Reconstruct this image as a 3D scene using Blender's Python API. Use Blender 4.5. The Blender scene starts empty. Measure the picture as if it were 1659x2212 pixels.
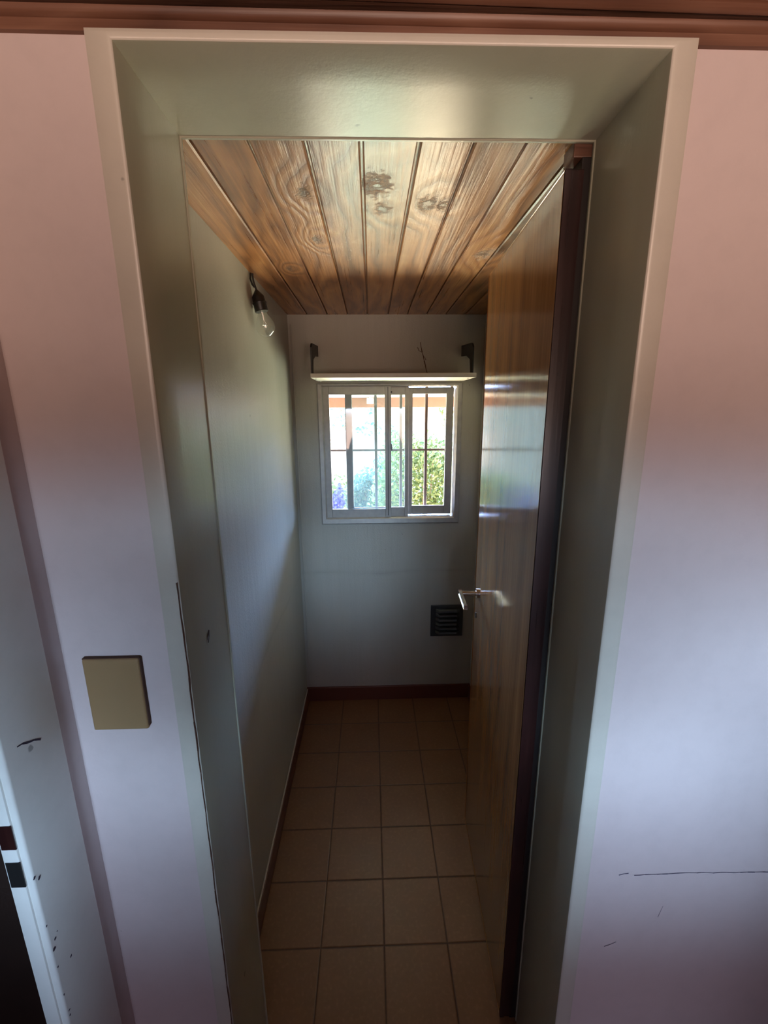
import bpy, bmesh, math, random
from mathutils import Matrix, Vector
random.seed(7)
SC = bpy.context.scene
COL = SC.collection
S = 0.64          # metres per layout unit
H = 2.52          # eye height in layout units

def P(x, y, z):   # layout units (eye at 0,0,0; y away from the camera) -> metres, floor at z = 0, doorway wall at y = 0
    return Vector((x * S, (y - 1) * S, (z + H) * S))

# ------------------------------------------------------------------ camera
cam_d = bpy.data.cameras.new('camera'); cam = bpy.data.objects.new('camera', cam_d); COL.objects.link(cam)
cam_d.sensor_fit = 'VERTICAL'; cam_d.sensor_height = 24.0; cam_d.lens = 939.0 / 2212.0 * 24.0
cam_d.clip_start = 0.02
R = Matrix(((0.99954261, 0.01322464, -0.02719688), (-0.02951724, 0.23095949, -0.97251552), (-0.00657979, 0.97287349, 0.23124421)))
cam.matrix_world = Matrix.Translation(P(0, 0, 0)) @ R.to_4x4()
SC.camera = cam

# ------------------------------------------------------------------ exposure, world, sun, window portals
SC.view_settings.view_transform = 'Standard'; SC.view_settings.look = 'None'
SC.view_settings.gamma = 1; SC.view_settings.use_curve_mapping = False
SC.view_settings.exposure = 2.0
SC.cycles.max_bounces = 10; SC.cycles.diffuse_bounces = 6; SC.cycles.glossy_bounces = 4
SC.cycles.transmission_bounces = 6; SC.cycles.transparent_max_bounces = 16
SC.cycles.sample_clamp_indirect = 4.0; SC.cycles.caustics_reflective = False; SC.cycles.caustics_refractive = False

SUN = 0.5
# sky and painted ground light, boosted out of view to light the rooms, by the height of the direction (-1 down .. 1 up): garden side (+y) and street side (-y)
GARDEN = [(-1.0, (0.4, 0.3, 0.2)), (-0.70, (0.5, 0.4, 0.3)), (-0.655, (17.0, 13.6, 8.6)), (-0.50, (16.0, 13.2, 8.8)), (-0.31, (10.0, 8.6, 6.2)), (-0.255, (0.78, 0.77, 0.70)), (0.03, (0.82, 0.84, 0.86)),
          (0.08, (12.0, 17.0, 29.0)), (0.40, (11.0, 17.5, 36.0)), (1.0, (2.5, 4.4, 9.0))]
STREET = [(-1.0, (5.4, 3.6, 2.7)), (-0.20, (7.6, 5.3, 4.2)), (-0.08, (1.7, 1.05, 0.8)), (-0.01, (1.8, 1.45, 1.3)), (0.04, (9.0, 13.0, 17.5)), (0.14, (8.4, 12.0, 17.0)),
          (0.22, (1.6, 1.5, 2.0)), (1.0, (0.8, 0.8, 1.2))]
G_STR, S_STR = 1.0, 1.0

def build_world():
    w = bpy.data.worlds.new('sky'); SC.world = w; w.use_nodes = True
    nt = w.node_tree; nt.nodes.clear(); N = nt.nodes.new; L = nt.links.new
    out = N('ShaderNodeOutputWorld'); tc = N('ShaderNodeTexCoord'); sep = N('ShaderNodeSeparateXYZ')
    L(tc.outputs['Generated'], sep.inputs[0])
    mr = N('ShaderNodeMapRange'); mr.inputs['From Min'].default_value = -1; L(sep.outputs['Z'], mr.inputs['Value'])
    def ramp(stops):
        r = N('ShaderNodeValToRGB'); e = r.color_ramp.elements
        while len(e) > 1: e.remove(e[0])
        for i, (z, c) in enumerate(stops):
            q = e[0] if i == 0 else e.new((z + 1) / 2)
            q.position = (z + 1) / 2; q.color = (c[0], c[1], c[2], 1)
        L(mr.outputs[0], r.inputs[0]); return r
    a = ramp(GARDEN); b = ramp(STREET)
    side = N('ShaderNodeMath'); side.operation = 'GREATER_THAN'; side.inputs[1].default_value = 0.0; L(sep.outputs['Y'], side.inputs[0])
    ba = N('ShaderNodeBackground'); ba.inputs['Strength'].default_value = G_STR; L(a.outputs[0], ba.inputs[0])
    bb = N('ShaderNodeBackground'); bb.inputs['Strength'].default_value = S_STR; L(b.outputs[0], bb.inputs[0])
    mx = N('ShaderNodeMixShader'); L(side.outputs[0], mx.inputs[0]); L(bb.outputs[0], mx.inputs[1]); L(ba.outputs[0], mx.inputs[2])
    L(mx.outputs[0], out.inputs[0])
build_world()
sd = bpy.data.lights.new('sun', 'SUN'); sd.energy = SUN; sd.angle = math.radians(1.0); sd.color = (1.0, 0.95, 0.85)
sun = bpy.data.objects.new('sun', sd); COL.objects.link(sun)
sun.rotation_euler = Vector((-0.75, 0.30, -1.1)).to_track_quat('-Z', 'Y').to_euler()

def portal(name, c, w, h, toward):
    d = bpy.data.lights.new(name, 'AREA'); d.shape = 'RECTANGLE'; d.size = w; d.size_y = h; d.cycles.is_portal = True
    o = bpy.data.objects.new(name, d); COL.objects.link(o); o.location = c
    o.rotation_euler = Vector(toward).to_track_quat('-Z', 'Y').to_euler()
portal('garden_window_portal', P(0.145, 3.62, -0.34), 1.00 * S, 1.0 * S, (0, -1, 0))
HW = (-0.62, 1.75, -0.95, 0.05)      # hall window behind the camera: x0, x1, z0, z1
HY = -3.2                           # hall rear wall
portal('hall_window_portal', P((HW[0] + HW[1]) / 2, HY - 0.2, (HW[2] + HW[3]) / 2), (HW[1] - HW[0]) * S, (HW[3] - HW[2]) * S, (0, 1, 0))

# ------------------------------------------------------------------ helpers
def tag(o, label=None, cat=None, group=None, kind=None):
    if label: o['label'] = label
    if cat: o['category'] = cat
    if group: o['group'] = group
    if kind: o['kind'] = kind
    return o
def empty(name, loc):
    o = bpy.data.objects.new(name, None); COL.objects.link(o); o.location = loc; o.empty_display_size = 0.05; return o

class MB:
    """collects shapes given in layout units and links them as one mesh"""
    def __init__(s): s.bm = bmesh.new(); s.lay = None
    def face(s, pts):
        vs = [s.bm.verts.new(P(*p)) for p in pts]
        try: return s.bm.faces.new(vs)
        except ValueError: return None
    def box(s, x0, x1, y0, y1, z0, z1, bev=0, segs=2, fn=None):
        t = bmesh.new()
        bmesh.ops.create_cube(t, size=1)
        a = P(x0, y0, z0); b = P(x1, y1, z1)
        for v in t.verts:
            v.co = Vector((a.x + (v.co.x + .5) * (b.x - a.x), a.y + (v.co.y + .5) * (b.y - a.y), a.z + (v.co.z + .5) * (b.z - a.z)))
        if bev: bmesh.ops.bevel(t, geom=list(t.edges), offset=bev, segments=segs, profile=0.5, affect='EDGES')
        if fn:
            for v in t.verts: v.co = fn(v.co)
        s.merge(t)
    def merge(s, t):
        m = bpy.data.meshes.new('tmp'); t.to_mesh(m); t.free(); s.bm.from_mesh(m); bpy.data.meshes.remove(m)
    def prism(s, poly, a, b):      # poly: list of layout points on one side, offset vector (layout) to the other
        n = len(poly); off = Vector((b[0] - a[0], b[1] - a[1], b[2] - a[2]))
        p0 = [s.bm.verts.new(P(*p)) for p in poly]; p1 = [s.bm.verts.new(P(p[0] + off.x, p[1] + off.y, p[2] + off.z)) for p in poly]
        s.bm.faces.new(p0[::-1]); s.bm.faces.new(p1)
        for i in range(n): s.bm.faces.new((p0[i], p0[(i + 1) % n], p1[(i + 1) % n], p1[i]))
    def tube(s, pts, r, seg=12, caps=True):
        """round tube through layout points, radius (or list of radii) in metres"""
        w = [P(*p) for p in pts]; n = len(w); rr = r if isinstance(r, (list, tuple)) else [r] * n
        rings = []; up = None
        for i in range(n):
            d = (w[min(i + 1, n - 1)] - w[max(i - 1, 0)]).normalized()
            if up is None:
                up = d.orthogonal().normalized()
            up = (up - d * up.dot(d)).normalized(); q = d.cross(up)
            rings.append([s.bm.verts.new(w[i] + (up * math.cos(2 * math.pi * k / seg) + q * math.sin(2 * math.pi * k / seg)) * rr[i]) for k in range(seg)])
        for i in range(n - 1):
            for k in range(seg):
                s.bm.faces.new((rings[i][k], rings[i][(k + 1) % seg], rings[i + 1][(k + 1) % seg], rings[i + 1][k]))
        if caps: s.bm.faces.new(rings[0][::-1]); s.bm.faces.new(rings[-1])
    def lathe(s, c, prof, seg=32):   # prof: [(radius m, dz m)], centre c in layout units
        c = P(*c); rings = []
        for r, dz in prof:
            rings.append([s.bm.verts.new(c + Vector((r * math.cos(2 * math.pi * k / seg), r * math.sin(2 * math.pi * k / seg), dz))) for k in range(seg)])
        for i in range(len(prof) - 1):
            for k in range(seg):
                s.bm.faces.new((rings[i][k], rings[i][(k + 1) % seg], rings[i + 1][(k + 1) % seg], rings[i + 1][k]))
        for ring, z in ((rings[0], 0), (rings[-1], 1)):
            s.bm.faces.new(ring)
    def build(s, name, mat, parent=None, smooth=False, kind=None):
        bmesh.ops.recalc_face_normals(s.bm, faces=s.bm.faces[:])
        me = bpy.data.meshes.new(name); s.bm.to_mesh(me); s.bm.free()
        if smooth:
            me.polygons.foreach_set('use_smooth', [True] * len(me.polygons))
        me.materials.append(mat)
        o = bpy.data.objects.new(name, me); COL.objects.link(o)
        if parent is None:
            c = sum((v.co for v in me.vertices), Vector()) / max(1, len(me.vertices))
            me.transform(Matrix.Translation(-c)); o.location = c
        else:
            o.parent = parent
            off = parent.location.copy() if parent.parent is None else parent.parent.location + parent.location
            me.transform(Matrix.Translation(-off))
        if kind: o['kind'] = kind
        if smooth and hasattr(me, 'set_sharp_from_angle'): me.set_sharp_from_angle(angle=math.radians(35))
        return o

# ------------------------------------------------------------------ node helper
class NT:
    def __init__(s, name):
        s.m = bpy.data.materials.new(name); s.m.use_nodes = True; s.t = s.m.node_tree; s.t.nodes.clear()
        s.out = s.t.nodes.new('ShaderNodeOutputMaterial')
    def n(s, typ, **kw):
        x = s.t.nodes.new(typ)
        for k, v in kw.items(): setattr(x, k, v)
        return x
    def put(s, sock, v):
        if v is None: return
        if isinstance(v, bpy.types.NodeSocket): s.t.links.new(v, sock)
        elif isinstance(v, (tuple, list)) and len(v) == 3 and sock.type == 'RGBA': sock.default_value = (*v, 1)
        else: sock.default_value = v
    def math(s, op, a, b=None, c=None, clamp=False):
        x = s.n('ShaderNodeMath', operation=op, use_clamp=clamp); s.put(x.inputs[0], a); s.put(x.inputs[1], b); s.put(x.inputs[2], c); return x.outputs[0]
    def pos(s):
        g = s.n('ShaderNodeNewGeometry'); return g.outputs['Position']
    def sep(s, v):
        x = s.n('ShaderNodeSeparateXYZ'); s.put(x.inputs[0], v); return x.outputs
    def comb(s, a, b, c):
        x = s.n('ShaderNodeCombineXYZ'); s.put(x.inputs[0], a); s.put(x.inputs[1], b); s.put(x.inputs[2], c); return x.outputs[0]
    def noise(s, vec, scale, detail=3, rough=0.5, dist=0):
        x = s.n('ShaderNodeTexNoise'); s.put(x.inputs['Vector'], vec); s.put(x.inputs['Scale'], scale)
        x.inputs['Detail'].default_value = detail; x.inputs['Roughness'].default_value = rough; x.inputs['Distortion'].default_value = dist
        return x.outputs[0]
    def ramp(s, v, stops, interp='LINEAR'):
        x = s.n('ShaderNodeValToRGB'); e = x.color_ramp.elements; x.color_ramp.interpolation = interp
        while len(e) > 1: e.remove(e[0])
        for i, (p, c) in enumerate(stops):
            q = e[0] if i == 0 else e.new(p)
            q.position = p; q.color = (*c, 1) if isinstance(c, (tuple, list)) else (c, c, c, 1)
        s.put(x.inputs[0], v); return x.outputs[0]
    def mix(s, f, a, b, mode='MIX'):
        x = s.n('ShaderNodeMix', data_type='RGBA', blend_type=mode); s.put(x.inputs[0], f); s.put(x.inputs[6], a); s.put(x.inputs[7], b); return x.outputs[2]
    def bump(s, h, strength=0.2, dist=0.01):
        x = s.n('ShaderNodeBump'); s.put(x.inputs['Height'], h); x.inputs['Strength'].default_value = strength; x.inputs['Distance'].default_value = dist
        return x.outputs[0]
    def bsdf(s, color, rough=0.5, metal=0.0, normal=None, spec=0.5, coat=0.0, coat_rough=0.1, **kw):
        x = s.n('ShaderNodeBsdfPrincipled'); s.put(x.inputs['Base Color'], color); s.put(x.inputs['Roughness'], rough); s.put(x.inputs['Metallic'], metal)
        s.put(x.inputs['Normal'], normal); s.put(x.inputs['Specular IOR Level'], spec); s.put(x.inputs['Coat Weight'], coat); s.put(x.inputs['Coat Roughness'], coat_rough)
        for k, v in kw.items(): s.put(x.inputs[k.replace('_', ' ')], v)
        s.t.links.new(x.outputs[0], s.out.inputs[0]); return s.m

def simple(name, color, rough=0.5, metal=0.0, spec=0.5, var=0.06, scale=30, bump=0.03):
    t = NT(name); n = t.noise(t.pos(), scale, 4)
    c = t.mix(n, tuple(k * (1 - var) for k in color), tuple(min(1, k * (1 + var)) for k in color))
    return t.bsdf(c, rough, metal, t.bump(n, bump, 0.004), spec)

def paint(name, color, rough=0.6, spec=0.4, stretch=1.0, bump=0.12, var=0.07, seam_z=None, seam_col=0.7):
    """hand-painted plaster: slight blotches, brush bump; optional crack line at height seam_z (metres)"""
    t = NT(name); p = t.pos(); x, y, z = t.sep(p)
    v = t.comb(x, y, t.math('MULTIPLY', z, stretch))
    n1 = t.noise(p, 3.5, 3); n2 = t.noise(v, 26, 5, 0.6); n3 = t.noise(p, 160, 2)
    c = t.mix(n1, tuple(k * (1 - var) for k in color), tuple(min(1, k * (1 + var)) for k in color))
    c = t.mix(t.ramp(n2, [(0.45, 0.0), (0.75, 0.35)]), c, tuple(k * 0.86 for k in color))
    specks = t.ramp(t.noise(p, 24, 2), [(0.765, 0.0), (0.785, 1.0)])
    c = t.mix(specks, c, tuple(k * 0.45 for k in color))
    if seam_z is not None:
        w = t.math('MULTIPLY', t.math('SUBTRACT', t.noise(p, 2.2, 3), 0.5), 0.09)
        d = t.math('ABSOLUTE', t.math('SUBTRACT', t.math('ADD', z, w), seam_z))
        line = t.ramp(d, [(0.0, 0.6), (0.003, 0.35), (0.018, 0.0)])
        line = t.math('MULTIPLY', line, t.ramp(t.noise(p, 6, 2), [(0.3, 0.2), (0.6, 1.0)]))
        c = t.mix(line, c, tuple(k * seam_col for k in color))
    h = t.math('ADD', t.math('MULTIPLY', n2, 0.7), t.math('MULTIPLY', n3, 0.3))
    return t.bsdf(c, rough, 0, t.bump(h, bump, 0.01), spec)

def wood(name, cols, axis='Y', rough=0.4, ring=9.0, knots=(), coat=0.0, coat_rough=0.2, spec=0.5, bump=0.15, wander=0.25, attr=False, rough_var=0.08, ringw=0.22):
    """long grain along axis; cols = dark, mid, light; knots = (x, y, radius) in metres on a horizontal board"""
    t = NT(name); p = t.pos(); x, y, z = t.sep(p)
    if axis == 'Y': a, b, l = x, z, y
    elif axis == 'Z': a, b, l = y, x, z
    else: a, b, l = z, y, x
    rnd = 0.0
    if attr:
        at = t.n('ShaderNodeAttribute'); at.attribute_name = 'board'; rnd = at.outputs['Fac']
    kn = None; push = None
    for (kx, ky, kr) in knots:
        dx = t.math('DIVIDE', t.math('SUBTRACT', x, kx), kr); dy = t.math('DIVIDE', t.math('SUBTRACT', y, ky), kr * 1.7)
        d = t.math('SQRT', t.math('ADD', t.math('MULTIPLY', dx, dx), t.math('MULTIPLY', dy, dy)))
        wob = t.math('ADD', d, t.math('MULTIPLY', t.math('SUBTRACT', t.noise(t.comb(t.math('MULTIPLY', x, 2.2), t.math('MULTIPLY', y, 3.0), t.math('MULTIPLY', t.math('ADD', x, y), 1.5)), 24, 5, 0.75), 0.5), 3.4))
        f = t.ramp(wob, [(0.25, 1.0), (0.95, 0.0)])
        g = t.ramp(t.math('MULTIPLY', d, 0.22), [(0.0, 1.0), (1.0, 0.0)], 'EASE')
        kn = f if kn is None else t.math('MAXIMUM', kn, f)
        push = g if push is None else t.math('MAXIMUM', push, g)
    shift = t.math('MULTIPLY', rnd, 37.0) if attr else 0.0
    vw = t.comb(t.math('ADD', a, shift), b, t.math('MULTIPLY', l, 0.22))
    wn = t.noise(vw, 7.0, 3, 0.55)
    f = t.math('ADD', t.math('ADD', t.math('MULTIPLY', a, ring), t.math('MULTIPLY', wn, wander * 20)), shift)
    if push is not None: f = t.math('ADD', f, t.math('MULTIPLY', push, 2.2))
    rings = t.math('ABSOLUTE', t.math('SUBTRACT', t.math('FRACT', f), 0.5))
    rings = t.math('MULTIPLY', rings, 2.0); rings = t.math('POWER', rings, 0.8)
    fine = t.noise(t.comb(t.math('MULTIPLY', t.math('ADD', a, shift), 150), t.math('MULTIPLY', b, 150), t.math('MULTIPLY', l, 3.0)), 1.0, 4, 0.6)
    blot = t.noise(t.comb(t.math('ADD', a, shift), b, t.math('MULTIPLY', l, 0.5)), 6.0, 3)
    v = t.math('ADD', t.math('ADD', t.math('MULTIPLY', rings, ringw), t.math('MULTIPLY', fine, 0.36)), t.math('MULTIPLY', blot, 0.42))
    if attr: v = t.math('ADD', v, t.math('MULTIPLY', t.math('SUBTRACT', rnd, 0.5), 0.14))
    c = t.ramp(v, [(0.34, cols[0]), (0.56, cols[1]), (0.78, cols[2])])
    if kn is not None: c = t.mix(t.math('MULTIPLY', kn, 0.85), c, tuple(k * 0.35 for k in cols[0]))
    r = t.math('ADD', t.math('MULTIPLY', t.math('SUBTRACT', fine, 0.5), rough_var * 2), rough)
    h = t.math('ADD', t.math('MULTIPLY', fine, 0.6), t.math('MULTIPLY', rings, 0.25))
    if kn is not None: h = t.math('ADD', h, t.math('MULTIPLY', push, -0.3)); h = t.math('ADD', h, t.math('MULTIPLY', kn, -0.7))
    return t.bsdf(c, r, 0, t.bump(h, bump, 0.004), spec, coat, coat_rough)

# ------------------------------------------------------------------ materials
M_pink = paint('pink_wall_paint', (0.60, 0.51, 0.50), 0.55, 0.35, bump=0.05, var=0.03)
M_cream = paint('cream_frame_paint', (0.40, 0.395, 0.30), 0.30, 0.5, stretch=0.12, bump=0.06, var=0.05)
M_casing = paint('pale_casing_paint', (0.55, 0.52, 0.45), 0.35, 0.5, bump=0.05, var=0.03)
M_white_trim = paint('white_frame_paint', (0.74, 0.74, 0.70), 0.35, 0.5, bump=0.04, var=0.03)
M_pantry = paint('pantry_wall_paint', (0.39, 0.38, 0.33), 0.36, 0.5, stretch=0.07, bump=0.22, var=0.12, seam_z=(-1.311 + H) * S)
M_board = wood('varnished_pine_boards', ((0.18, 0.062, 0.020), (0.42, 0.18, 0.062), (0.62, 0.33, 0.14)), 'Y', rough=0.30, ring=16, attr=True,
               knots=[(0.015, 0.335, 0.030), (0.030, 0.44, 0.018), (0.125, 0.415, 0.022), (0.160, 0.42, 0.014), (-0.135, 0.62, 0.016), (-0.13, 0.37, 0.020), (0.33, 0.72, 0.030), (-0.245, 0.86, 0.012)],
               bump=0.35)
M_beam = wood('brown_beam_wood', ((0.075, 0.030, 0.017), (0.155, 0.068, 0.040), (0.24, 0.12, 0.075)), 'X', rough=0.45, ring=14, bump=0.15)
M_door = wood('varnished_door_veneer', ((0.24, 0.105, 0.038), (0.38, 0.185, 0.070), (0.52, 0.29, 0.12)), 'Z', rough=0.12, ring=9, bump=0.10, wander=0.10, rough_var=0.04, ringw=0.12)
M_edge = wood('dark_red_door_edge', ((0.014, 0.004, 0.004), (0.026, 0.007, 0.006), (0.05, 0.014, 0.011)), 'Z', rough=0.3, bump=0.06)
M_post = simple('dark_frame_wood', (0.012, 0.007, 0.006), 0.5)
M_dark = simple('dark_room_wood', (0.035, 0.018, 0.012), 0.7, scale=8, var=0.5)
M_black = simple('black_plastic', (0.012, 0.011, 0.011), 0.4)
M_iron = simple('black_painted_iron', (0.014, 0.013, 0.013), 0.5)
M_alu = simple('weathered_aluminium', (0.36, 0.35, 0.33), 0.42, 0.35, scale=40, var=0.18, bump=0.06)
M_chrome = simple('polished_chrome', (0.80, 0.82, 0.85), 0.12, 1.0, var=0.01)
M_shelf = simple('white_shelf_laminate', (0.66, 0.64, 0.58), 0.45)
M_plate = simple('tan_plastic_plate', (0.30, 0.19, 0.09), 0.4, scale=10, var=0.12)
M_grime = simple('brown_grime', (0.07, 0.03, 0.015), 0.8)
M_vent = simple('dark_metal_vent', (0.085, 0.09, 0.09), 0.28, 0.6)
M_mark = simple('dark_scuff', (0.10, 0.08, 0.12), 0.8)
M_chip = simple('dark_paint_chip', (0.035, 0.025, 0.05), 0.8)
M_base = simple('terracotta_skirting', (0.11, 0.032, 0.018), 0.4, scale=14, var=0.15)
M_caulk = simple('pale_caulk', (0.55, 0.52, 0.46), 0.5)
M_rust = simple('brown_painted_bar', (0.17, 0.115, 0.10), 0.6)
M_orange = simple('orange_eave_paint', (0.15, 0.065, 0.034), 0.7)
M_pale = simple('pale_eave_paint', (0.40, 0.37, 0.35), 0.7)
M_white = simple('white_plastic', (0.8, 0.8, 0.78), 0.5)
M_panel = wood('dark_wall_panelling', ((0.05, 0.022, 0.014), (0.10, 0.045, 0.028), (0.15, 0.07, 0.04)), 'Z', rough=0.5, ring=8)
M_roof = simple('hall_ceiling_wood', (0.10, 0.04, 0.025), 0.6)
M_hallfloor = simple('hall_floor_tile', (0.12, 0.06, 0.04), 0.5)
M_bark = simple('brown_bark', (0.20, 0.14, 0.09), 0.8)

def tile_mat():
    t = NT('beige_floor_tiles'); p = t.pos(); x, y, z = t.sep(p)
    tw = 0.306 * S
    def joint(c, off):
        f = t.math('FRACT', t.math('DIVIDE', t.math('SUBTRACT', c, off), tw))
        return t.math('MULTIPLY', t.math('SUBTRACT', 0.5, t.math('ABSOLUTE', t.math('SUBTRACT', f, 0.5))), tw)
    wig = t.math('MULTIPLY', t.math('SUBTRACT', t.noise(p, 30, 3), 0.5), 0.0016)
    d = t.math('ADD', t.math('MINIMUM', joint(x, 0.031 * S), joint(y, (1.556 - 1) * S)), wig)
    g = t.ramp(d, [(0.0013, 1.0), (0.0030, 0.0)])
    n = t.noise(p, 9, 4, 0.6); n2 = t.noise(p, 90, 3)
    c = t.mix(n, (0.165, 0.070, 0.026), (0.215, 0.105, 0.048)); c = t.mix(t.ramp(n2, [(0.5, 0), (0.8, 0.4)]), c, (0.30, 0.15, 0.07))
    c = t.mix(g, c, (0.055, 0.024, 0.012))
    h = t.math('SUBTRACT', t.math('MULTIPLY', n2, 0.15), g)
    return t.bsdf(c, t.math('ADD', t.math('MULTIPLY', n, 0.25), 0.28), 0, t.bump(h, 0.5, 0.002), 0.5)
M_tile = tile_mat()

def glass_mat(name, tint, haze, hazecol, gloss=0.07):
    t = NT(name)
    tr = t.n('ShaderNodeBsdfTransparent'); t.put(tr.inputs[0], tint)
    df = t.n('ShaderNodeBsdfTranslucent'); t.put(df.inputs[0], hazecol)
    gl = t.n('ShaderNodeBsdfGlossy'); gl.inputs['Roughness'].default_value = 0.03
    m1 = t.n('ShaderNodeMixShader'); t.put(m1.inputs[0], t.math('MULTIPLY', t.ramp(t.noise(t.pos(), 12, 4), [(0.2, 0.6), (0.8, 1.0)]), haze))
    t.t.links.new(tr.outputs[0], m1.inputs[1]); t.t.links.new(df.outputs[0], m1.inputs[2])
    m2 = t.n('ShaderNodeMixShader'); m2.inputs[0].default_value = gloss
    t.t.links.new(m1.outputs[0], m2.inputs[1]); t.t.links.new(gl.outputs[0], m2.inputs[2]); t.t.links.new(m2.outputs[0], t.out.inputs[0])
    return t.m
M_glassA = glass_mat('clear_window_glass', (0.95, 0.98, 1.0), 0.008, (0.9, 0.97, 1.0))
M_glassB = glass_mat('blueish_window_glass', (0.82, 0.95, 0.97), 0.014, (0.8, 0.95, 1.0))
M_bulb = glass_mat('bulb_glass', (0.93, 0.93, 0.92), 0.06, (0.9, 0.9, 0.88), gloss=0.16)

def leaf_mat(name, c0, c1):
    t = NT(name); at = t.n('ShaderNodeAttribute'); at.attribute_name = 'leaf'
    c = t.mix(at.outputs['Fac'], c0, c1)
    df = t.n('ShaderNodeBsdfDiffuse'); tl = t.n('ShaderNodeBsdfTranslucent'); t.put(df.inputs[0], c); t.put(tl.inputs[0], c)
    m = t.n('ShaderNodeMixShader'); m.inputs[0].default_value = 0.45
    t.t.links.new(df.outputs[0], m.inputs[1]); t.t.links.new(tl.outputs[0], m.inputs[2]); t.t.links.new(m.outputs[0], t.out.inputs[0]); return t.m
M_leaf = leaf_mat('sunlit_green_leaves', (0.055, 0.090, 0.028), (0.20, 0.245, 0.095))
M_leafd = leaf_mat('grey_green_leaves', (0.05, 0.085, 0.06), (0.13, 0.18, 0.12))
M_blue = leaf_mat('violet_blue_petals', (0.030, 0.034, 0.13), (0.07, 0.08, 0.21))

# ------------------------------------------------------------------ setting: the pantry
ZC = 0.665                       # pantry ceiling height
BY = 3.40                        # far wall
LX, RX = -0.595, 0.848            # pantry side walls
WX0, WX1, WZ0, WZ1 = -0.395, 0.690, -0.895, 0.180   # window hole

m = MB(); m.box(LX - 0.2, RX + 0.2, 1.0, BY + 0.25, -H - 0.10, -H); m.build('floor', M_tile, kind='structure')
m = MB(); m.box(LX - 0.2, LX, 1.29, BY + 0.22, -H, 0.85); m.build('wall_left', M_pantry, kind='structure')
m = MB(); m.box(RX, RX + 0.2, 1.29, BY + 0.22, -H, 0.85); m.build('wall_right', M_pantry, kind='structure')
m = MB()
m.box(LX, WX0, BY, BY + 0.22, -H, ZC); m.box(WX1, RX, BY, BY + 0.22, -H, ZC)
m.box(WX0, WX1, BY, BY + 0.22, -H, WZ0); m.box(WX0, WX1, BY, BY + 0.22, WZ1, ZC); m.box(LX - 0.1, RX + 0.1, BY + 0.03, BY + 0.22, ZC - 0.01, ZC + 0.14)
wall_back = m.build('wall_back', M_pantry, kind='structure')

# tongue-and-groove board ceiling
edges = [-0.625, -0.452, -0.306, -0.160, -0.016, 0.134, 0.275, 0.415, 0.556, 0.70, 0.89]
bm = bmesh.new(); lay = bm.verts.layers.float.new('board')
def board(x0, x1, rv):
    g = 0.0022; b = 0.022
    # cross-section with a bead groove near the right edge
    prof = [(x0 * S + g, 0.010), (x0 * S + g, 0.0025), (x0 * S + g + 0.003, 0), (x1 * S - g - 0.003, 0), (x1 * S - g, 0.0025), (x1 * S - g, 0.010)]
    rows = []
    for yy in (1.20, BY + 0.02):
        c = P(0, yy, ZC); rows.append([])
        for (px, dz) in prof:
            v = bm.verts.new((px, c.y, c.z + dz)); v[lay] = rv; rows[-1].append(v)
    for i in range(len(prof) - 1): bm.faces.new((rows[0][i], rows[0][i + 1], rows[1][i + 1], rows[1][i]))
for i in range(len(edges) - 1): board(edges[i], edges[i + 1], random.random())
c0 = P(0, 0, ZC).z
def slab(bm, x0, x1, y0, y1, z0, z1):
    r = bmesh.ops.create_cube(bm, size=1)['verts']
    for v in r: v.co = Vector((x0 + (v.co.x + .5) * (x1 - x0), y0 + (v.co.y + .5) * (y1 - y0), z0 + (v.co.z + .5) * (z1 - z0))); v[lay] = 0.5
slab(bm, -0.7 * S, 0.95 * S, P(0, 1.20, 0).y, P(0, BY + .03, 0).y, c0 + 0.0095, c0 + 0.10)
me = bpy.data.meshes.new('ceiling'); bm.to_mesh(me); bm.free(); me.materials.append(M_board)
ceil = bpy.data.objects.new('ceiling', me); COL.objects.link(ceil); ceil['kind'] = 'structure'

m = MB(); m.box(LX, RX, BY - 0.018, BY, -H, -2.389, 0.002); m.build('baseboard_back', M_base, kind='structure')
m = MB(); m.box(LX, LX + 0.016, 1.30, BY - 0.018, -H, -2.400, 0.002); bl = m.build('baseboard_left', M_base, kind='structure')
m = MB(); m.box(RX - 0.016, RX, 1.30, BY - 0.018, -H, -2.389, 0.002); m.build('baseboard_right', M_base, kind='structure')
m = MB(); m.tube([(LX + 0.006, 1.32, -2.398), (LX + 0.006, 2.4, -2.397), (LX + 0.006, BY - 0.02, -2.398)], 0.0032, 8); m.build('caulk_line', M_caulk, bl, True)

# ------------------------------------------------------------------ setting: the hall in front
XL, XR = -0.78, 2.9
m = MB()
m.box(XL - 0.02, -0.500, 1.0, 1.29, -H, 0.9); m.box(0.615, XR + 0.2, 1.0, 1.29, -H, 0.9); m.box(-0.500, 0.615, 1.0, 1.29, 0.668, 0.9)
wall_near = m.build('wall_near', M_pink, kind='structure')
OY0, OY1 = -0.35, 0.775          # doorway in the hall's left wall
m = MB()
m.box(XL - 0.045, XL, OY1 + 0.012, 1.0, -H, 0.9); m.box(XL - 0.045, XL, HY, OY0, -H, 0.9); m.box(XL - 0.045, XL, OY0, OY1 + 0.012, 0.62, 0.9)
m.build('wall_hall_left', M_pink, kind='structure')
m = MB(); m.box(XR, XR + 0.2, HY, 1.0, -H, 0.9); m.build('wall_hall_right', M_panel, kind='structure')
m = MB()
m.box(-3.4, HW[0], HY - 0.2, HY, -H, 0.9); m.box(HW[1], XR + 0.2, HY - 0.2, HY, -H, 0.9)
m.box(HW[0], HW[1], HY - 0.2, HY, -H, HW[2]); m.box(HW[0], HW[1], HY - 0.2, HY, HW[3], 0.9)
m.build('wall_hall_rear', M_panel, kind='structure')
m = MB(); m.box(-3.4, XR + 0.2, HY - 0.2, 1.0, -H - 0.1, -H); m.build('floor_hall', M_hallfloor, kind='structure')
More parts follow.
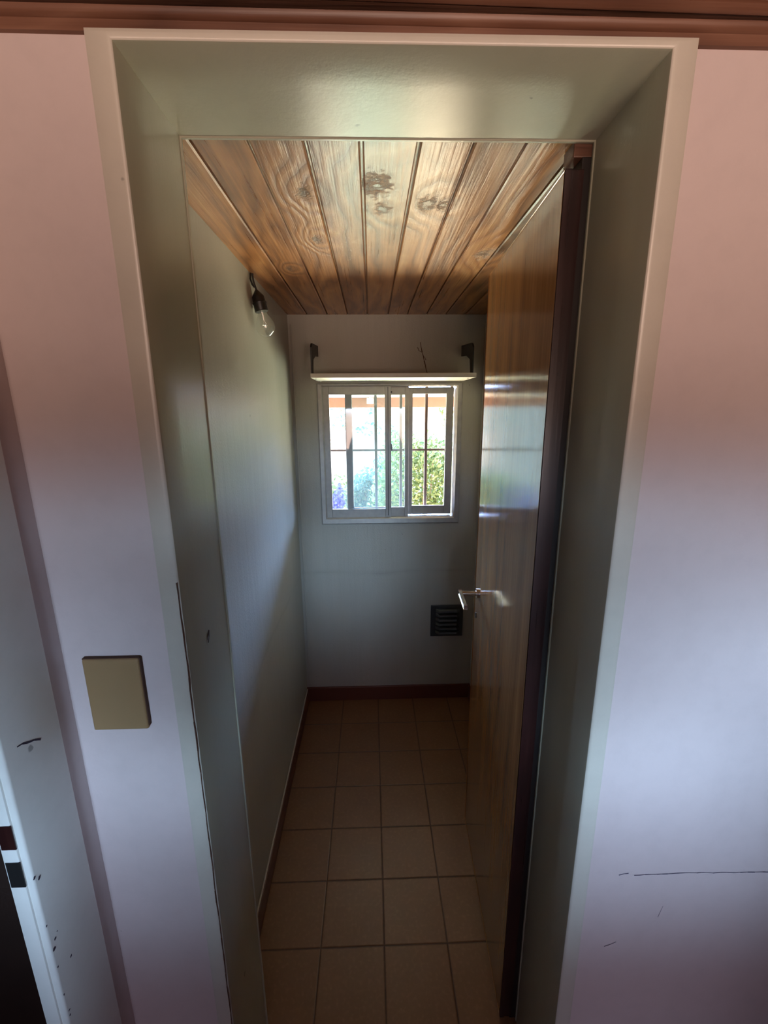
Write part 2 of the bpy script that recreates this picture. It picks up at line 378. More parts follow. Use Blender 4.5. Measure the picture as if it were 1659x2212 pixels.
m = MB(); m.box(-3.6, XR + 0.2, HY - 0.9, 1.29, 0.86, 1.0); m.build('ceiling_hall', M_roof, kind='structure')
m = MB(); m.box(-3.4, XL - 0.02, 1.0, 1.29, -H, 0.9); m.box(-3.6, -3.4, HY - 0.2, 1.29, -H, 0.9); m.build('wall_side_room', M_dark, kind='structure')
# simple wooden frame of the hall window behind the camera
m = MB()
for a, b in ((HW[0], HW[0] + .05), ((HW[0] + HW[1]) / 2 - .03, (HW[0] + HW[1]) / 2 + .03), (HW[1] - .05, HW[1])): m.box(a, b, HY - .12, HY - .07, HW[2], HW[3])
for a, b in ((HW[2], HW[2] + .05), (HW[3] - .05, HW[3])): m.box(HW[0] + .05, HW[1] - .05, HY - .12, HY - .07, a, b)
m.build('window_2', M_beam, kind='structure')

# painted wooden door frame: casing and lining as one mitred sweep
def frame_profile(s, w):
    # (outward offset, y) from the back edge of the lining to the outer edge of the casing
    return [(0.030, 1.2825), (-0.0015, 1.2825), (-0.003, 1.281), (-0.003, 1.274), (-0.0015, 1.272), (0.0, 1.271), (0.0, 1.10), (0.0, 0.991), (0.0012, 0.9865),
            (0.0045, 0.983), (0.010 * 1.0, 0.9815), (w - 0.008, 0.9815), (w - 0.002, 0.984), (w, 0.989), (w, 1.002)]
IL, IR, IT = -0.463, 0.579, 0.658
pl = frame_profile(1, 0.050); pt = frame_profile(1, 0.019)
bm = bmesh.new(); rings = []
for st in range(4):
    ring = []
    for (o, y), (ot, _) in zip(pl, pt):
        x = IL - o if st < 2 else IR + o
        z = -H if st in (0, 3) else IT + ot
        ring.append(bm.verts.new(P(x, y, z)))
    rings.append(ring)
SP = 8      # profile points up to here are the lining, the rest the casing on the wall face
def sweep(k0, k1):
    b = bmesh.new(); vs = [[b.verts.new(v.co) for v in ring[k0:k1 + 1]] for ring in rings]
    for i in range(3):
        for k in range(k1 - k0): b.faces.new((vs[i][k], vs[i][k + 1], vs[i + 1][k + 1], vs[i + 1][k]))
    q_ = MB(); q_.bm.free(); q_.bm = b; return q_
frame = empty('trim_1', P(0.058, 1.0, -H)); frame['kind'] = 'structure'
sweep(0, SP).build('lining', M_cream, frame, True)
sweep(SP, len(pl) - 1).build('casing', M_casing, frame, True)
bm.free()
# hairline crack of old paint between casing and lining on the left side, and small chips
def ribbon(mb, pts, w, y=None, x=None):
    """thin irregular mark lying on a wall plane (y fixed or x fixed), ~0.4 mm proud"""
    for i in range(len(pts) - 1):
        a, b = Vector(pts[i]), Vector(pts[i + 1]); d = (b - a); n = Vector((-d.y, d.x)).normalized()
        wa = w * random.uniform(.5, 1.2); wb = w * random.uniform(.5, 1.2)
        q = [a + n * wa, b + n * wb, b - n * wb, a - n * wa]
        if y is not None: mb.face([(v.x, y, v.y) for v in q])
        else: mb.face([(x, v.x, v.y) for v in q])
m = MB(); pts = []
z = -0.40
while z > -2.4:
    pts.append((IL - 0.0035 + random.uniform(-.0010, .0010), z)); z -= random.uniform(.03, .06)
ribbon(m, pts, 0.0013, y=0.9800)
m.build('paint_crack', M_grime, frame)
m = MB(); ribbon(m, [(1.11, -0.632), (1.118, -0.618), (1.122, -0.60), (1.112, -0.612), (1.106, -0.622)], 0.0028, x=IL + 0.0015); m.build('paint_scratch', M_grime, frame)

# thin plaster edge strip where the pantry corner meets the far wall
m = MB(); m.tube([(-0.572, BY - 0.008, 0.6), (-0.570, BY - 0.008, -1.0), (-0.568, BY - 0.008, -2.38)], 0.0035, 8); tag(m.build('painted_cable', M_pantry, smooth=True), 'thin painted-over cable running down the corner left of the window', 'cable')

# wooden beam moulding over the doorway
prof = [(1.0, 0.668), (0.992, 0.669), (0.990, 0.686), (0.984, 0.688), (0.979, 0.694), (0.978, 0.699), (0.970, 0.701), (0.962, 0.704), (0.957, 0.709),
        (0.958, 0.715), (0.964, 0.719), (0.985, 0.721), (1.0, 0.721)]
bm = bmesh.new(); ra = []
for x in (XL + 0.001, XR):
    ra.append([bm.verts.new(P(x, y, z - (0.0100 if z < 0.7 else 0.026) * (min(x, 1.3) - 0.05))) for (y, z) in prof])
n = len(prof)
for i in range(n): bm.faces.new((ra[0][i], ra[0][(i + 1) % n], ra[1][(i + 1) % n], ra[1][i]))
bm.faces.new(ra[0]); bm.faces.new(ra[1][::-1])
mm = MB(); mm.bm.free(); mm.bm = bm
mm.build('trim_2', M_beam, kind='structure', smooth=True)

# white metal door frame of the doorway in the hall's left wall
m = MB(); m.box(XL - 0.045, XL + 0.010, OY1 + 0.005, 0.940, -H, 0.62, 0.004, 3); m.box(XL - 0.040, XL - 0.005, OY1, OY1 + 0.02, -H, 0.60, 0.002, 2)
sf = m.build('trim_3', M_white_trim, kind='structure', smooth=True)
yk = OY1 - 0.0008
for (z0, z1, mt) in ((-0.93, -0.866, M_edge), (-1.035, -0.965, M_black)):
    m = MB(); m.box(XL - 0.036, XL - 0.004, yk - 0.0004, OY1 + 0.002, z0, z1, 0.0006, 2); m.build('strike_plate', mt, sf)
m = MB()
def blot(y, z, r):
    n = 9; m.face([(XL + 0.0107, y + r * random.uniform(.5, 1.2) * math.cos(2 * math.pi * k / n), z + r * random.uniform(.5, 1.2) * math.sin(2 * math.pi * k / n)) for k in range(n)])
ribbon(m, [(0.815, -0.702), (0.829, -0.706), (0.843, -0.715), (0.860, -0.723), (0.876, -0.735)], 0.0022, x=XL + 0.0107)
for (y, z, r) in ((0.795, -1.035, .005), (0.783, -1.02, .004), (0.784, -1.165, .003), (0.789, -1.245, .006), (0.797, -1.225, .004), (0.806, -1.215, .002), (0.826, -1.33, .004),
                  (0.787, -1.30, .003), (0.785, -1.39, .003), (0.789, -1.45, .0035), (0.788, -1.465, .003), (0.79, -1.52, .002)): blot(y, z, r)
m.build('paint_chips', M_chip, sf)

# pencil-like scuffs on the hall wall right of the doorway
m = MB()
ribbon(m, [(0.728, -1.371), (0.742, -1.367), (0.757, -1.365)], 0.0016, y=0.9993)
pts = []; x = 0.775
while x < 1.30: pts.append((x, -1.376 + random.uniform(-.0015, .0015) + 0.004 * math.sin(x * 9))); x += random.uniform(.012, .025)
ribbon(m, pts, 0.0016, y=0.9993)
ribbon(m, [(0.715, -1.66), (0.735, -1.652), (0.752, -1.642)], 0.0010, y=0.9993); ribbon(m, [(0.872, -1.545), (0.882, -1.50)], 0.0008, y=0.9993)
m.build('scuff_mark', M_mark, wall_near)
m = MB()
for (x, z, w) in ((0.62, -0.05, .004), (0.622, -0.27, .004)): ribbon(m, [(x, z), (x + .004, z - .012)], w * .6, y=0.9993)
m.build('paint_speck', M_caulk, wall_near)

m = MB()
ribbon(m, [(0.372, 0.475), (0.378, 0.440), (0.386, 0.405), (0.396, 0.375), (0.402, 0.345), (0.412, 0.31), (0.418, 0.28), (0.432, 0.24)], 0.0035, y=BY - 0.0006)
ribbon(m, [(0.352, 0.44), (0.362, 0.415), (0.386, 0.405)], 0.002, y=BY - 0.0006); ribbon(m, [(0.396, 0.375), (0.406, 0.37), (0.415, 0.35)], 0.002, y=BY - 0.0006)
m.build('wall_crack', M_grime, wall_back)

# ------------------------------------------------------------------ window_1: aluminium sliding window
win = empty('window_1', P(0.145, BY, -0.895)); win['kind'] = 'structure'
def ringbox(mb, x0, x1, z0, z1, wl, wr, wb, wt, y0, y1, bev=0.0015):
    mb.box(x0, x0 + wl, y0, y1, z0, z1, bev); mb.box(x1 - wr, x1, y0, y1, z0, z1, bev)
    mb.box(x0 + wl, x1 - wr, y0, y1, z0, z0 + wb, bev); mb.box(x0 + wl, x1 - wr, y0, y1, z1 - wt, z1, bev)
m = MB()
# splayed casing: slopes from the wall face back to the sash track
o = (-0.404, 0.699, -0.905, 0.187); i_ = (-0.360, 0.652, -0.852, 0.166)
def rect(r, y): return [(r[0], y, r[2]), (r[1], y, r[2]), (r[1], y, r[3]), (r[0], y, r[3])]
lv = [rect((o[0], o[1], o[2], o[3]), BY + 0.005), rect((o[0], o[1], o[2], o[3]), BY - 0.006), rect((o[0] + .008, o[1] - .008, o[2] + .008, o[3] - .005), BY - 0.010),
      rect((i_[0] - .010, i_[1] + .010, i_[2] - .010, i_[3] + .004), BY - 0.008), rect(i_, BY + 0.004), rect(i_, BY + 0.10), rect((i_[0] - .02, i_[1] + .02, i_[2] - .02, i_[3] + .01), BY + 0.10)]
vs = [[m.bm.verts.new(P(*p)) for p in r] for r in lv]
for a in range(len(vs) - 1):
    for k in range(4): m.bm.faces.new((vs[a][k], vs[a][(k + 1) % 4], vs[a + 1][(k + 1) % 4], vs[a + 1][k]))
fo = m.build('window_frame', M_alu, win)
def sash(x0, x1, z0, z1, wl, wr, wb, wt, y, glass, ribs=True):
    m = MB(); ringbox(m, x0, x1, z0, z1, wl, wr, wb, wt, y, y + 0.020)
    f = m.build('sash', M_alu, win)
    if glass:
        m = MB(); m.box(x0 + wl - .003, x1 - wr + .003, y + 0.009, y + 0.012, z0 + wb - .003, z1 - wt + .003); m.build('pane', glass, f)
    return f
A = sash(-0.372, 0.156, -0.870, 0.180, 0.055, 0.047, 0.086, 0.074, BY + 0.012, M_glassA)
B = sash(-0.199, 0.293, -0.870, 0.180, 0.053, 0.030, 0.092, 0.078, BY + 0.038, M_glassB)
Cc = sash(0.290, 0.643, -0.845, 0.158, 0.036, 0.056, 0.071, 0.048, BY + 0.064, None)
# raised glazing lips on the front sash
m = MB(); ringbox(m, -0.322, 0.113, -0.790, 0.111, .006, .006, .006, .006, BY + 0.008, BY + 0.014, 0.0008); m.build('glazing_bead', M_alu, A)
m = MB(); m.box(0.128, 0.134, BY + 0.009, BY + 0.013, -0.84, 0.16); m.build('stile_groove', M_vent, A)
m = MB(); m.prism([(0.150, BY + 0.002, -0.262), (0.158, BY + 0.002, -0.262), (0.164, BY + 0.002, -0.29), (0.164, BY + 0.002, -0.315), (0.156, BY + 0.002, -0.322), (0.150, BY + 0.002, -0.30)], (0, 0, 0), (0, 0.012, 0)); m.build('latch', M_vent, A)
m = MB(); m.tube([(0.158, BY + 0.008, 0.122), (0.158, BY + 0.014, 0.122)], 0.004, 10); m.build('screw', M_black, A)

# security bars outside
GY = BY + 0.17; k = GY / BY
gr = empty('window_grille', P(0.145, GY, -0.93)); tag(gr, 'rusty brown window grille of thin upright bars and one crossbar outside the glass', 'grille')
for x in (-0.345, -0.153, 0.036, 0.229, 0.424, 0.615):
    m = MB(); m.box(x * k - .011, x * k + .011, GY - .011, GY + .011, -0.92, 0.21, 0.001); m.build('bar', M_rust, gr)
m = MB(); m.box(-0.42, 0.73, GY - .006, GY + .006, -0.337, -0.321, 0.0008); m.build('crossbar', M_rust, gr)

# ------------------------------------------------------------------ door_1: varnished door leaf swung open into the pantry
DN, DF = Vector((0.512, 1.284)), Vector((0.558, 2.200))
dd = (DF - DN); dl = dd.length; dd.normalize(); dn = Vector((dd.y, -dd.x))   # dn points right, away from the visible face
DZ0, DZ1 = -2.505, 0.597
door = empty('door_1', P(DN.x, DN.y, DZ0)); door['kind'] = 'structure'
def dpt(u, t, z): q = DN + dd * u + dn * t; return (q.x, q.y, z)     # u along the leaf, t into its thickness
def dbox(mb, u0, u1, t0, t1, z0, z1, bev=0.0):
    o = P(DN.x, DN.y, 0)
    ang = math.atan2(dd.y, dd.x)
    t = bmesh.new(); bmesh.ops.create_cube(t, size=1)
    for v in t.verts: v.co = Vector(((u0 + (v.co.x + .5) * (u1 - u0)) * S, (-(t0 + (v.co.y + .5) * (t1 - t0))) * S, (z0 + (v.co.z + .5) * (z1 - z0)) * S))
    if bev: bmesh.ops.bevel(t, geom=list(t.edges), offset=bev, segments=2, profile=0.5, affect='EDGES')
    rot = Matrix.Rotation(ang, 4, 'Z')
    for v in t.verts: v.co = rot @ v.co + o
    mb.merge(t)
m = MB(); dbox(m, 0.003, dl, 0.0, 0.030, DZ0, DZ1, 0.0015); leaf = m.build('door_panel', M_door, door)
m = MB(); dbox(m, -0.004, 0.003, 0.0, 0.014, DZ0, DZ1, 0.001); dbox(m, 0.000, 0.004, 0.0138, 0.046, DZ0, DZ1, 0.001); dbox(m, 0.004, dl, 0.030, 0.046, DZ0, DZ1, 0.001)
m.build('door_edge', M_edge, door)
m = MB(); m.box(0.553, 0.606, 1.283, 1.340, -H, 0.628, 0.002); m.build('door_frame', M_post, door)
m = MB(); m.box(0.530, 0.606, 1.284, 1.350, 0.626, 0.664, 0.002); m.build('frame_head', M_beam, door)
for z in (0.30, -0.95, -2.10):
    m = MB(); m.tube([(0.556, 1.297, z - .05), (0.556, 1.297, z + .05)], 0.004, 12); m.build('hinge', M_post, door, True)
hz = -0.955
h = empty('door_handle', P(*dpt(dl - 0.075, 0, hz)) - door.location); h.parent = door
m = MB(); a = dpt(dl - 0.075, 0.001, hz); b = dpt(dl - 0.075, -0.010, hz); m.tube([a, b], 0.016, 24); m.build('rosette', M_chrome, h, True)
m = MB(); m.tube([dpt(dl - 0.075, -0.010, hz), dpt(dl - 0.075, -0.090, hz)], 0.0085, 20); m.build('neck', M_chrome, h, True)
m = MB(); dbox(m, dl - 0.250, dl - 0.064, -0.100, -0.088, hz - 0.007, hz + 0.013, 0.002); m.build('lever', M_chrome, h)
m = MB(); dbox(m, dl - 0.004, dl + 0.001, 0.010, 0.035, hz - 0.055, hz + 0.055, 0.0005); m.build('lock_plate', M_black, door)
m = MB(); m.tube([dpt(dl - 0.045, 0.001, hz - 0.14), dpt(dl - 0.045, -0.003, hz - 0.14)], 0.010, 18); m.build('keyhole_cover', M_black, door, True)

# ------------------------------------------------------------------ wall shelf over the window
sh = empty('wall_shelf', P(0.15, BY, 0.2)); tag(sh, 'white laminate shelf on two black brackets above the small window', 'shelf')
SZ = 0.200
m = MB(); m.box(-0.392, 0.702, 2.99, BY - 0.001, SZ, SZ + 0.028, 0.001); m.build('board', M_shelf, sh)
for sx, bx in ((1, -0.395 + 0.008), (-1, 0.683)):
    m = MB()
    y0, y1 = 3.02, BY - 0.002
    poly = [(0, y1, 0.450), (0, y0 + 0.05, 0.425), (0, y0 + 0.03, 0.418), (0, y0 + 0.005, 0.395), (0, y0, SZ + 0.027), (0, y0 + 0.055, SZ + 0.027), (0, y0 + 0.085, 0.325), (0, y0 + 0.20, 0.360), (0, y1, 0.375)]
    m.prism([(bx - .005, y, z) for _, y, z in poly], (0, 0, 0), (0.010, 0, 0))
    m.build('bracket', M_iron, sh)
for x, y in ((-0.365, 3.06), (0.660, 3.06), (-0.365, 3.33), (0.660, 3.33)):
    m = MB(); m.tube([(x, y, SZ + .001), (x, y, SZ - .006)], 0.0035, 10); m.build('screw', M_chrome, sh, True)

# ------------------------------------------------------------------ vent
m = MB(); vx0, vx1, vz0, vz1 = 0.487, 0.764, -1.914, -1.624
m.box(vx0, vx1, BY - 0.014, BY, vz0, vz1, 0.0025)
nl = 6; hh = (vz1 - vz0 - 0.05) / nl
for i in range(nl):
    zc = vz1 - 0.028 - hh * (i + 0.5)
    a0, a1 = vx0 + 0.042, vx1 - 0.030; pts = 14; prev = None
    for k in range(pts + 1):   # half-round pressed louvres with tapered ends, open underneath
        u = k / pts; x = a0 + (a1 - a0) * u; e = min(1, math.sin(math.pi * u) * 2.4) if 0 < u < 1 else 0.02
        ring = [m.bm.verts.new(P(x, BY - 0.0135 - e * d, zc + w * hh * 0.42)) for d, w in ((0, 1), (0.014, 0.9), (0.028, 0.45), (0.034, -0.2), (0.034, -0.55), (0.010, -0.60), (0, -0.62))]
        if prev:
            for j in range(len(ring) - 1): m.bm.faces.new((prev[j], prev[j + 1], ring[j + 1], ring[j]))
        prev = ring
vent = m.build('vent_cover', M_vent, None, False)
tag(vent, 'square dark metal vent cover with six pressed louvres low on the far wall', 'vent')

# ------------------------------------------------------------------ bare bulb
lamp = empty('hanging_bulb', P(-0.585, 2.42, ZC)); tag(lamp, 'bare clear glass bulb hanging in a black socket by the left wall', 'light bulb')
top = Vector((-0.572, 2.42, 0.590)); ax = Vector((0.20, -0.03, -0.98)).normalized()
def along(d): q = top + ax * d; return (q.x, q.y, q.z)
m = MB(); m.tube([(-0.585, 2.42, ZC + .004), (-0.586, 2.42, 0.655), (-0.583, 2.418, 0.63), (-0.576, 2.42, 0.605), along(0), along(0.012)], 0.0032, 10); m.build('cord', M_black, lamp, True)
m = MB(); m.tube([(-0.590, 2.40, 0.660), (-0.588, 2.38, 0.63), (-0.585, 2.40, 0.610), (-0.578, 2.41, 0.60)], 0.003, 8); m.build('cord', M_black, lamp, True)
m = MB(); m.tube([along(d) for d in (0.0, 0.008, 0.028, 0.034, 0.060, 0.064, 0.072, 0.102, 0.106)], [0.004, 0.008, 0.017, 0.0195, 0.0205, 0.023, 0.021, 0.0215, 0.020], 24); m.build('socket', M_black, lamp, True)
m = MB(); rb = 0.0305
prof = [(0.100, .0125), (0.112, .0140), (0.125, .0175), (0.140, .0230), (0.155, .0275), (0.172, .0303), (0.186, .0305), (0.200, .0280), (0.212, .0235), (0.222, .0160), (0.228, .0080), (0.2295, .001)]
m.tube([along(d) for d, r in prof], [r for d, r in prof], 32, caps=False); gb = m.build('glass_bulb', M_bulb, lamp, True)
m = MB(); m.tube([along(0.104), along(0.150)], [0.004, 0.0022], 10)
for s_ in (-1, 1):
    q = Vector(along(0.150)); e = Vector(along(0.172)) + Vector((0.012 * s_, 0, 0)); m.tube([tuple(q), tuple(e)], 0.0005, 6)
m.tube([tuple(Vector(along(0.172)) + Vector((0.012 * k, 0, 0.002 * math.sin(k * 9)))) for k in (-1, -.6, -.2, .2, .6, 1)], 0.0005, 6)
m.build('filament', M_chrome, lamp)

# ------------------------------------------------------------------ tan blank plate on the hall wall
pl_ = empty('switch_plate', P(-0.656, 1.0, -0.803)); tag(pl_, 'blank tan plastic cover plate on the pink wall left of the doorway', 'switch plate')
m = MB(); m.box(-0.726, -0.587, 0.984, 0.9995, -0.805, -0.601, 0.003, 3); m.build('cover', M_plate, pl_)
m = MB(); m.box(-0.727, -0.5865, 0.988, 0.9998, -0.6035, -0.5995, 0.001); m.box(-0.5885, -0.5848, 0.988, 0.9998, -0.798, -0.601, 0.001); m.build('dirty_rim', M_grime, pl_)

# ------------------------------------------------------------------ outside the window
m = MB(); m.box(-3.2, 3.2, BY + 0.22, 5.2, 0.128, 0.16); m.build('eave_soffit', M_pale, kind='structure')
m = MB(); m.box(-3.2, 3.2, 5.2, 5.32, 0.014, 0.150, 0.003); m.build('eave_beam', M_orange, kind='structure')
m = MB(); m.box(-3.4, 3.4, 1.5, 5.4, 0.86, 0.98); m.build('roof', M_roof, kind='structure')
q = 5.15 / 3.4
m = MB(); m.box(-0.030 * q, 0.022 * q, 5.13, 5.198, 0.037 * q, 0.100 * q - .03, 0.004); m.box(-0.012 * q, 0.004 * q, 5.15, 5.19, 0.10 * q - .03, 0.128, 0)
tag(m.build('junction_box', M_white), 'small white box fixed to the eave beam outside the window', 'box')

def shrub(name, label, cat, density, n, depth, size, mat, stems, seed, aspect=0.5):
    """leaves are scattered over a crown; density(x, z) in window-plane units tells how leafy the crown is"""
    rnd = random.Random(seed); root = empty(name, P(stems[0][0], depth, -H - 0.08)); tag(root, label, cat)
    m = MB(); lay = m.bm.faces.layers.float.new('leaf'); cnt = 0; k = depth / 3.4; tries = 0
    while cnt < n and tries < n * 40:
        tries += 1
        x, z = rnd.uniform(-0.75, 0.95), rnd.uniform(-1.35, 0.12)
        if z < -0.90 or rnd.random() > density(x, z): continue
        y = depth + rnd.uniform(-0.25, 0.25)
        c = Vector((x * k, y, z * k)); s = size * rnd.uniform(.6, 1.3)
        u = Vector((rnd.gauss(0, 1), rnd.gauss(0, .6), rnd.gauss(-.3, 1))).normalized(); v = u.cross(Vector((rnd.gauss(0, 1), rnd.gauss(0, 1), rnd.gauss(0, 1)))).normalized()
        w = v.cross(u) * 0.12 * s
        pts = [c - u * s, c - u * s * .35 + v * s * aspect + w, c + u * s * .4 + v * s * aspect * .8 + w, c + u * s, c + u * s * .4 - v * s * aspect * .8 + w, c - u * s * .35 - v * s * aspect + w]
        mid = [c - u * s, c + u * s]
        a = m.face([tuple(p) for p in pts[:4]]); b = m.face([tuple(p) for p in (pts[0], pts[3], pts[4], pts[5])])
        f = rnd.random()
        for q_ in (a, b):
            if q_: q_[lay] = f
        cnt += 1
    fo = m.build('foliage', mat, root)
    m = MB()
    for pts in stems:
        if isinstance(pts[0], (int, float)): continue
        m.tube([tuple(p) for p in pts], [0.012 - 0.008 * i / len(pts) for i in range(len(pts))], 7)
    m.build('stem', M_bark, root)
    return root
def blobs(*bs):
    def f(x, z):
        d = 0
        for (cx, cz, rx, rz, w) in bs:
            r = ((x - cx) / rx) ** 2 + ((z - cz) / rz) ** 2
            d = max(d, w * max(0, min(1, (1 - r) * 2.2)))
        return d
    return f
def stems(x0, n, top, spread, y, seed):
    r = random.Random(seed); out = [(x0,)]
    for i in range(n):
        tx = x0 + r.uniform(-spread, spread); bx = x0 + r.uniform(-.08, .08)
        out.append([(bx, y, -H - .08), (bx + (tx - bx) * .3, y + r.uniform(-.1, .1), -1.9), (bx + (tx - bx) * .7 + r.uniform(-.05, .05), y + r.uniform(-.1, .1), -1.3), (tx, y + r.uniform(-.1, .1), top * r.uniform(.7, 1.2))])
    return out
shrub('garden_bush', 'large yellow-green leafy bush filling the right half of the window view', 'bush',
      blobs((0.42, -0.78, 0.46, 0.62, 1.0), (0.23, -0.40, 0.17, 0.30, .75), (0.52, -0.36, 0.16, 0.18, .45), (0.75, -0.7, 0.3, 0.5, 1)), 9500, 6.1, 0.030, M_leaf, stems(0.8, 7, -0.9, .6, 6.1, 1), 11)
shrub('garden_bush', 'blue-green bush low behind the middle of the window', 'bush',
      blobs((0.02, -0.85, 0.30, 0.42, .9), (0.10, -0.55, 0.12, 0.22, .45)), 4200, 6.75, 0.032, M_leafd, stems(0.0, 9, -1.2, .4, 6.75, 2), 12)
shrub('garden_bush', 'sparse low bush in the bottom left corner of the window view', 'bush',
      blobs((-0.30, -0.82, 0.20, 0.32, .55), (-0.25, -0.60, 0.10, 0.12, .25)), 1500, 7.4, 0.037, M_leaf, stems(-0.65, 4, -1.3, .2, 7.4, 3), 13)
shrub('garden_tree', 'thin tree with scattered grey-green leaves in the upper left of the window view', 'tree',
      blobs((-0.10, -0.03, 0.14, 0.17, .5), (-0.24, -0.06, 0.13, 0.12, .3), (-0.02, -0.15, 0.12, 0.08, .3), (0.13, -0.10, 0.07, 0.25, .12)), 420, 8.1, 0.042, M_leafd,
      [(-0.45,), [(-0.50, 8.1, -H - .08), (-0.75, 8.1, -1.6), (-0.80, 8.1, -0.7), (-0.55, 8.1, -0.35), (-0.20, 8.1, -0.12)], [(-0.80, 8.1, -0.7), (-0.62, 8.1, -0.1), (-0.4, 8.1, .1)]], 14)
shrub('garden_tree', 'bright feathery branch hanging at the top right of the window view', 'tree',
      blobs((0.60, -0.02, 0.10, 0.08, .9), (0.58, -0.12, 0.08, 0.035, .9), (0.72, -0.1, 0.12, 0.25, 1)), 700, 5.45, 0.034, M_leaf,
      [(1.1,), [(1.22, 5.45, -H - .08), (1.17, 5.45, -1.2), (1.17, 5.45, -0.3), (1.0, 5.45, -0.02)], [(1.17, 5.45, -0.3), (1.1, 5.45, -0.2), (0.98, 5.45, -.2)]], 15, aspect=0.28)
shrub('flowering_plant', 'violet-blue flowering plant at the lower left corner of the window', 'plant',
      blobs((-0.275, -0.73, 0.055, 0.09, 1.0), (-0.262, -0.625, 0.022, 0.035, 1.0), (-0.29, -0.9, 0.07, 0.14, 1)), 1500, 5.0, 0.020, M_blue,
      [(-0.40,), [(-0.40, 5.0, -H), (-0.41, 5.0, -1.6), (-0.40, 5.0, -0.95)]], 16, aspect=0.9)

# ------------------------------------------------------------------ unseen cabinet added in the hall to shade the right wall edge; side room rug
cab = empty('shade_cabinet', P(1.40, -0.40, -H)); tag(cab, 'added unseen dark cabinet in the hall, shading the wall right of the doorway', 'shade blocker')
m = MB(); m.box(1.14, 1.95, -0.75, -0.06, -H, -0.62, 0.004); m.build('body', M_dark, cab)
m = MB(); m.box(1.12, 1.139, -0.73, -0.42, -H + .1, -0.66, 0.003); m.build('door', M_dark, cab)
m = MB(); m.box(1.12, 1.139, -0.39, -0.08, -H + .1, -0.66, 0.003); m.build('door', M_dark, cab)
m = MB(); m.box(-2.6, -0.985, -0.4, 0.99, -H, -2.45, 0.02)
tag(m.build('floor_rug', simple('dark_brown_rug', (0.05, 0.028, 0.02), 0.9, scale=18, var=0.8)), 'dark brown patterned rug in the room beyond the left door frame', 'rug')

# ------------------------------------------------------------------ the person taking the picture, standing in the hall behind the camera
def skinned(name, joints, links, mat, parent, root=0, sub=2):
    me = bpy.data.meshes.new(name); me.from_pydata([P(*j[:3]) - parent.location for j in joints], links, []); me.materials.append(mat)
    o = bpy.data.objects.new(name, me); COL.objects.link(o); o.parent = parent
    o.modifiers.new('skin', 'SKIN'); sv = me.skin_vertices[0].data if me.skin_vertices else None
    if sv is None:
        bpy.context.view_layer.update(); sv = me.skin_vertices[0].data
    for i, j in enumerate(joints):
        r_ = j[3]; sv[i].radius = (r_, r_) if not isinstance(r_, tuple) else r_; sv[i].use_root = (i == root)
    sm = o.modifiers.new('sub', 'SUBSURF'); sm.levels = sub; sm.render_levels = sub
    me.polygons.foreach_set('use_smooth', [True] * len(me.polygons))
    o.modifiers['skin'].use_smooth_shade = True
    return o
M_skin = simple('skin', (0.45, 0.27, 0.20), 0.5); M_shirt = simple('charcoal_shirt', (0.05, 0.05, 0.055), 0.85); M_jeans = simple('dark_jeans', (0.04, 0.05, 0.08), 0.9); M_hair = simple('dark_hair', (0.02, 0.013, 0.01), 0.6)
PXc, PYc = 0.08, -0.62
per = empty('person', P(PXc, PYc, -H)); tag(per, 'person in charcoal shirt and dark jeans holding up a phone in the hall', 'person')
def U(x, y, z): return (PXc + x / S, PYc + y / S, -H + z / S)      # figure in metres: z from the floor, +y toward the doorway
bj = [(*U(0, 0, .95), .135), (*U(0, 0, 1.15), .125), (*U(0, 0, 1.36), .15), (*U(0, .01, 1.47), .062), (*U(0, .02, 1.54), .058), (*U(0, .035, 1.60), .082), (*U(0, .03, 1.68), .088)]
bl_ = [(0, 1), (1, 2), (2, 3), (3, 4), (4, 5), (5, 6)]
for sgn in (-1, 1):
    b0 = len(bj)
    bj += [(*U(.17 * sgn, 0, 1.40), .062), (*U(.25 * sgn, .08, 1.17), .047), (*U(.11 * sgn, .27, 1.42), .032), (*U(.085 * sgn, .31, 1.50), .028), (*U(.075 * sgn, .325, 1.55), .024)]
    bl_ += [(2, b0)] + [(b0 + i, b0 + i + 1) for i in range(4)]
    b0 = len(bj)
    bj += [(*U(.10 * sgn, 0, .86), .09), (*U(.11 * sgn, .02, .48), .06), (*U(.12 * sgn, -.01, .10), .040), (*U(.125 * sgn, .08, .035), .034), (*U(.13 * sgn, .15, .028), .026)]
    bl_ += [(0, b0)] + [(b0 + i, b0 + i + 1) for i in range(4)]
skinned('body', bj, bl_, M_skin, per)
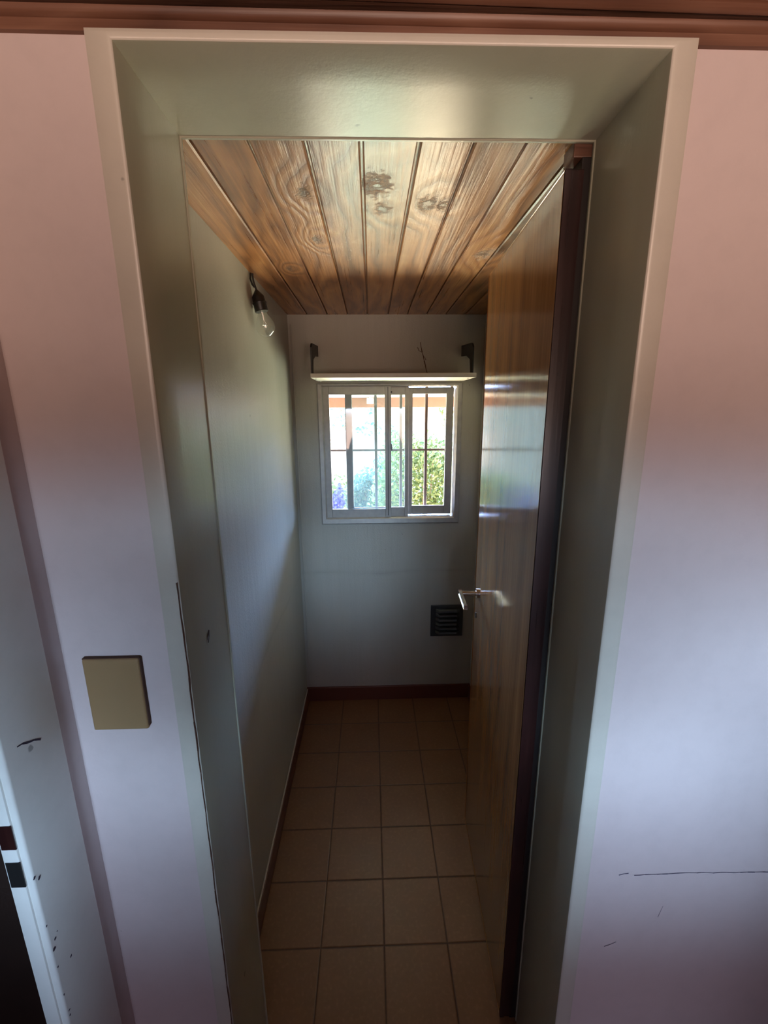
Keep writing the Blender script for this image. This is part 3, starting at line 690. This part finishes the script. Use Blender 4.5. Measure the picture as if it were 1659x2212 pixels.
sj = [(*U(0, 0, .92), .150), (*U(0, 0, 1.15), .142), (*U(0, 0, 1.36), .165), (*U(0, .005, 1.45), .085)]; sl = [(0, 1), (1, 2), (2, 3)]
for sgn in (-1, 1):
    b0 = len(sj); sj += [(*U(.17 * sgn, 0, 1.40), .074), (*U(.25 * sgn, .08, 1.17), .058), (*U(.16 * sgn, .20, 1.33), .045)]; sl += [(2, b0), (b0, b0 + 1), (b0 + 1, b0 + 2)]
skinned('shirt', sj, sl, M_shirt, per)
tj = [(*U(0, 0, .96), .150)]; tl = []
for sgn in (-1, 1):
    b0 = len(tj); tj += [(*U(.10 * sgn, 0, .86), .102), (*U(.11 * sgn, .02, .48), .074), (*U(.12 * sgn, -.01, .09), .062)]; tl += [(0, b0), (b0, b0 + 1), (b0 + 1, b0 + 2)]
skinned('trousers', tj, tl, M_jeans, per)
skinned('hair', [(*U(0, .005, 1.70), .086), (*U(0, -.02, 1.66), .090), (*U(0, -.03, 1.60), .075)], [(0, 1), (1, 2)], M_hair, per)
for sgn in (-1, 1):      # hands: palm with four fingers and a thumb round the phone's edges
    hj = [(*U(.075 * sgn, .325, 1.55), .022), (*U(.074 * sgn, .33, 1.585), .024)]; hl = [(0, 1)]
    for k, (dz, ln) in enumerate(((.05, .9), (.035, 1), (.02, .95), (.005, .8))):
        b0 = len(hj); hj += [(*U(.082 * sgn, .345, 1.575 + dz), .008), (*U(.072 * sgn, .368, 1.577 + dz), .0075), (*U((.072 - .03 * ln) * sgn, .371, 1.578 + dz), .0065)]; hl += [(1, b0), (b0, b0 + 1), (b0 + 1, b0 + 2)]
    b0 = len(hj); hj += [(*U(.062 * sgn, .325, 1.575), .010), (*U(.050 * sgn, .338, 1.592), .008)]; hl += [(1, b0), (b0, b0 + 1)]
    skinned('hand', hj, hl, M_skin, per, sub=1)
m = MB(); a = U(-.072, .350, 1.575); b = U(.072, .358, 1.645); m.box(a[0], b[0], a[1], b[1], a[2], b[2], 0.004, 2)
tag(m.build('phone', M_black), 'black phone held sideways in both hands of the person in the hall', 'phone')
